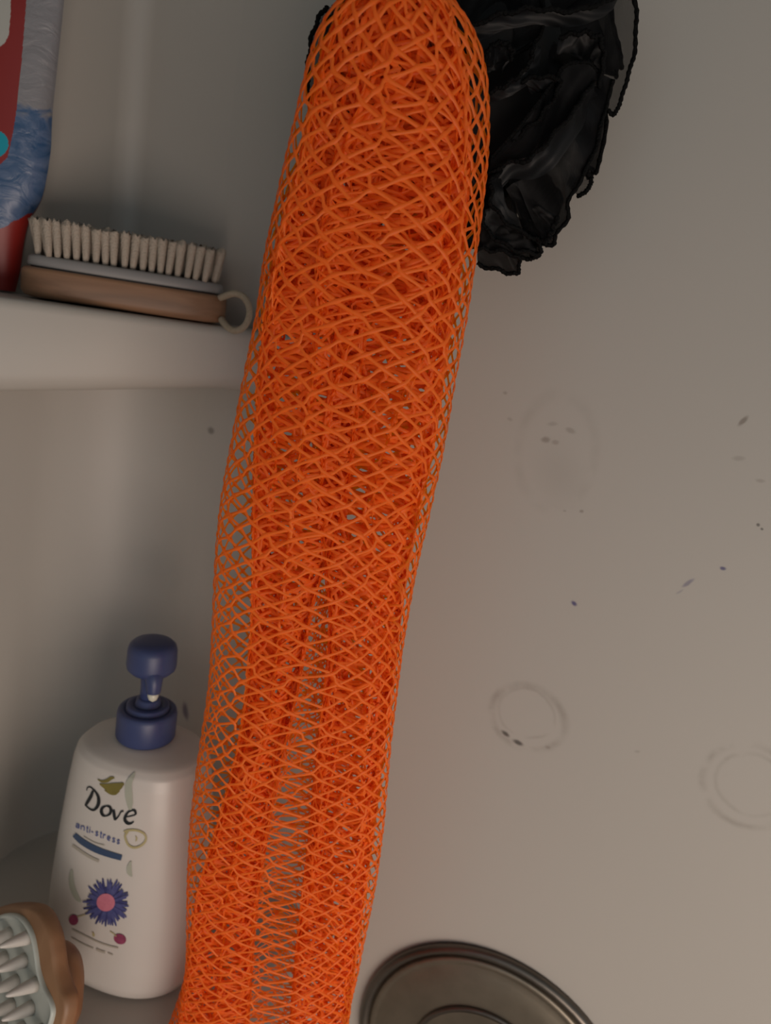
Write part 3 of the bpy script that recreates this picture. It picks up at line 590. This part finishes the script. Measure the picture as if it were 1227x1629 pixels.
# brand word: D o v e
decal('lettering', [
    zs([(398, 262), (384, 300), (366, 332), (345, 366)], [16, 24, 24, 18]),
    zs([(352, 262), (358, 240), (378, 236), (396, 250), (418, 274), (436, 310), (438, 350), (424, 384), (400, 402), (372, 392), (340, 364)], [5, 9, 10, 10, 14, 22, 26, 22, 15, 11, 10], n=50),
    zs([(492, 372), (466, 386), (458, 412), (468, 438), (490, 446)], [9, 20, 24, 20, 9]), zs([(492, 372), (516, 378), (527, 402), (518, 430), (490, 446)], [9, 18, 22, 18, 9]),
    zs([(546, 400), (550, 435), (556, 474)], [18, 22, 16]), zs([(556, 474), (580, 448), (600, 414), (618, 410)], [12, 10, 10, 14]),
    zs([(632, 452), (660, 448), (696, 438), (710, 428)], [7, 8, 10, 8]), zs([(706, 432), (700, 408), (678, 404), (650, 418), (632, 446), (628, 474), (646, 496), (670, 498), (692, 484)], [16, 18, 13, 14, 20, 24, 22, 15, 8], n=44),
], M_print_black)
# gold bird emblem over the word
decal('emblem', [zs([(430, 180), (462, 196), (500, 190), (528, 172), (552, 170)], [4, 16, 26, 24, 8]), zs([(446, 214), (490, 232), (530, 240), (575, 234), (606, 218), (622, 214)], [6, 40, 64, 60, 30, 8], n=30, m=5), zs([(480, 258), (520, 278), (556, 282), (590, 262)], [4, 20, 24, 6])], M_print_gold)
LEAVES = [zs([(700, 130), (676, 170), (655, 215), (655, 290), (662, 350), (665, 400)], [8, 34, 46, 54, 46, 20], n=30, m=5), zs([(672, 770), (660, 810), (660, 850), (678, 880)], [8, 34, 38, 10], m=4), zs([(246, 830), (240, 890), (250, 960), (280, 1030), (310, 1060)], [10, 34, 40, 38, 12], m=4)]
for lf in LEAVES: decal('leaf_print', [lf], M_print_sage)
decal('seal', [zs([(620, 560), (650, 548), (710, 548), (762, 570), (780, 605), (765, 640), (730, 665), (690, 672), (655, 655), (636, 620), (630, 585), (650, 555)], 16, n=50), zs([(705, 590), (712, 608), (705, 628)], [5, 12, 5])], M_print_ring)
decal('band', [zs([(262, 578), (310, 622), (380, 666), (450, 698), (520, 722), (604, 746)], [34, 44, 46, 46, 44, 40], n=40, m=5)], M_print_band)
SMALL = [zs([(250, 655), (320, 705), (380, 742), (440, 770)], 20, n=20), zs([(330, 590), (370, 615), (420, 640), (480, 655)], 6), zs([(250, 1262), (330, 1300), (420, 1345), (500, 1375), (580, 1395)], 11, n=30), zs([(245, 1320), (320, 1362), (400, 1398)], 9, n=20)]
for ln_ in SMALL: decal('small_print', [ln_], M_print_faint)
decal('dark_print', [zs([(422, 1402), (440, 1412), (462, 1420), (486, 1426)], 17), zs([(505, 1430), (540, 1444)], 9)], M_print_faint)
# anti-stress word, drawn with short strokes on a falling baseline
word = []
def glyph(x0, segs, h=30, sx=1.0):
    # baseline falls to the right
    def tr(p): X = x0 + p[0] * sx; base = 525 + (X - 272) * 0.43 - (X - 272) ** 2 * 0.00012 ; return (X + p[1] * 0.10, base - p[1])
    for s in segs: word.append(zs([tr(p) for p in s], 6.5, n=10, m=2))
ga = [[(2, 24), (14, 30), (24, 24), (24, 0)], [(24, 14), (8, 16), (2, 8), (10, 0), (24, 6)]]
gn = [[(0, 0), (0, 30)], [(0, 22), (12, 30), (22, 24), (22, 0)]]
gt = [[(6, 42), (6, 4), (14, 0)], [(0, 30), (14, 30)]]
gi = [[(2, 0), (2, 30)], [(2, 38), (2, 43)]]
gh = [[(0, 15), (14, 15)]]
gs = [[(20, 26), (10, 30), (2, 23), (10, 15), (20, 8), (10, 0), (1, 4)]]
gr = [[(0, 0), (0, 30)], [(0, 20), (8, 29), (16, 29)]]
ge = [[(2, 15), (22, 16), (20, 26), (11, 30), (2, 22), (2, 8), (11, 0), (22, 5)]]
x = 272
for g_, adv in ((ga, 33), (gn, 31), (gt, 19), (gi, 12), (gh, 24), (gs, 28), (gt, 20), (gr, 23), (ge, 31), (gs, 28), (gs, 28)):
    glyph(x, g_, sx=0.98); x += adv * 1.19
decal('word_print', word, M_print_blue)
# blue cornflower with a pink heart, two buds
fc = (500, 1070); g = random.Random(4); pet1, pet2 = [], []
for k in range(46):
    a = 2 * math.pi * k / 46 + g.uniform(-.05, .05); r1 = g.uniform(0.80, 1.0); rx, ry = 178, 184
    p0 = (fc[0] + 40 * math.cos(a), fc[1] + 40 * math.sin(a)); p2 = (fc[0] + rx * r1 * math.cos(a + .05), fc[1] + ry * r1 * math.sin(a + .05)); p1 = ((p0[0] + p2[0]) / 2 + g.uniform(-6, 6), (p0[1] + p2[1]) / 2 + g.uniform(-6, 6))
    (pet1 if k % 3 else pet2).append(zs([p0, p1, p2], [8, 22, 9], n=10))
fl_ = decal('flower_print', pet1, M_print_petal); decal('dark_petals', pet2 + [np.array(blob(*zp([fc])[0], 112 / Z, 114 / Z, 0, 28))], M_print_petal_dark)
for q in fl_.data.vertices: pass
def decal_lift(o, d):
    for v in o.data.vertices:
        w = CAM - np.array(v.co); w /= np.linalg.norm(w); v.co = v.co + Vector(w * d)
decal_lift(fl_, 0.0003)
o = decal('flower_heart', [blob(*zp([(490, 1066)])[0], 66 / Z, 64 / Z, 0)], M_print_pink); decal_lift(o, 0.0006)
for (x, y, rx, ry, rot) in ((258, 1192, 34, 38, 0), (592, 1330, 46, 36, 0.4)):
    decal('bud_print', [blob(*zp([(x, y)])[0], rx / Z, ry / Z, rot)], M_print_bud)
decal('stem_print', [zs([(285, 1170), (320, 1160), (352, 1150)], 7), zs([(520, 1275), (545, 1290), (565, 1310)], 7), zs([(395, 1280), (402, 1300), (400, 1312)], [8, 18, 10])], M_print_ring)

# ------------------------------------------------------------------ nubbed massage brush in front of the bottle
nrm = -0.58 * CR + 0.12 * CU - 0.80 * fwd; nrm /= np.linalg.norm(nrm)
MP = at_Y(60, 1540, 0.352)
def on_pad(x, y, lift=0.0): return at_plane(x, y, MP, nrm) + nrm * lift
def outline(pts, n=80): return spline(pts, n, True)
rim = outline([(-70, 1520), (-45, 1466), (-5, 1444), (35, 1441), (60, 1452), (76, 1484), (82, 1515), (86, 1545), (94, 1572), (102, 1592), (102, 1615), (94, 1648), (85, 1685), (50, 1712), (-10, 1712), (-60, 1690), (-78, 1610)])
padp = outline([(-58, 1528), (-36, 1480), (0, 1456), (24, 1452), (42, 1461), (55, 1484), (61, 1512), (65, 1540), (73, 1566), (84, 1588), (89, 1606), (86, 1624), (78, 1646), (68, 1680), (40, 1700), (-10, 1700), (-48, 1680), (-64, 1605)])
def plate(name, pts, levels, material, parent):
    c = pts.mean(0); rings = [np.array([on_pad(*(c + (p - c) * s), 0) + nrm * l for p in pts]) for s, l in levels]
    return link(name, loft(name, rings), material, parent)
mb = empty('massage_brush', on_pad(20, 1700, -0.01)); tag(mb, 'wooden massage brush with white rubber nubs in front of the bottle', 'brush')
plate('wooden_frame', rim, [(0.94, -.010), (0.99, -.009), (1.0, -.007), (1.0, -.003), (0.985, -.0005), (0.95, 0.0)], M_wood2, mb)
hp = outline([(-45, 1530), (0, 1505), (48, 1510), (70, 1530), (78, 1560), (78, 1600), (70, 1650), (40, 1690), (-20, 1690), (-55, 1620)])
plate('handle', hp, [(0.75, -.026), (0.92, -.023), (1.0, -.018), (1.0, -.012), (0.95, -.008)], M_wood2, mb)
pad = plate('rubber_pad', padp, [(1.0, -.002), (1.0, .0016), (0.985, .0026), (0.955, .0026), (0.94, .0010), (0.90, .0006)], M_silicone, mb)
nm = lathe('nub', [(.0042, 0), (.0038, .003), (.0030, .008), (.0020, .013), (.0011, .0160), (.0004, .0168)], (0, 0, 0), 12)
nm.materials.append(M_nub); nm.polygons.foreach_set('use_smooth', [True] * len(nm.polygons))
qn = Vector(nrm).to_track_quat('Z', 'Y')
pl = [tuple(p) for p in (padp.mean(0) + (padp - padp.mean(0)) * 0.86)]
for r in range(8):
    for c in range(6):
        x = 47 - c * 30 + (r % 2) * -12 + r * 5.5; y = 1490 + r * 37.5 - 4 * c
        if not inside(pl, x, y): continue
        o = bpy.data.objects.new('nub', nm); col.objects.link(o); o.parent = mb; o.matrix_parent_inverse = Matrix.Translation(-Vector(mb.location))
        o.location = Vector(on_pad(x, y, .0008)); o.rotation_mode = 'QUATERNION'; o.rotation_quaternion = qn

# ------------------------------------------------------------------ round metal valve plate on the right wall
VC = at_plane(772, 1702, P0, N3)
def wall_lathe(name, spec, n=72):
    th = np.linspace(0, 2 * math.pi, n, endpoint=False); up = np.array([0, 0, 1.0])
    return loft(name, [VC + N3 * h + r * (U3[None] * np.cos(th)[:, None] + up[None] * np.sin(th)[:, None]) for r, h in spec])
valve = empty('valve_plate', VC); tag(valve, 'round brushed metal valve plate on the wall below the ring stains', 'valve plate')
VR = 0.099
link('rim', wall_lathe('rim', [(VR, 0.0002), (VR, .0035), (VR - .0015, .0055), (VR - .0035, .0062), (VR - .0055, .0056), (VR - .0068, .0042), (VR - .0072, .0036)]), M_metal_dark, valve)
link('dish', wall_lathe('dish', [(VR - .0068, .0036), (VR - .011, .0050), (VR - .0125, .0046), (VR - .0145, .0044), (VR - .018, .0052), (.070, .0058), (.060, .0062), (.0545, .0064)]), M_metal, valve)
link('collar_ring', wall_lathe('collar_ring', [(.0552, .0060), (.0550, .0080), (.0535, .0090), (.0515, .0085), (.0500, .0040)]), M_metal_dark, valve)
link('hub', wall_lathe('hub', [(.0502, .0042), (.042, .0030), (.029, .0030), (.028, .016), (.026, .018), (.006, .0185)]), M_dark, valve)
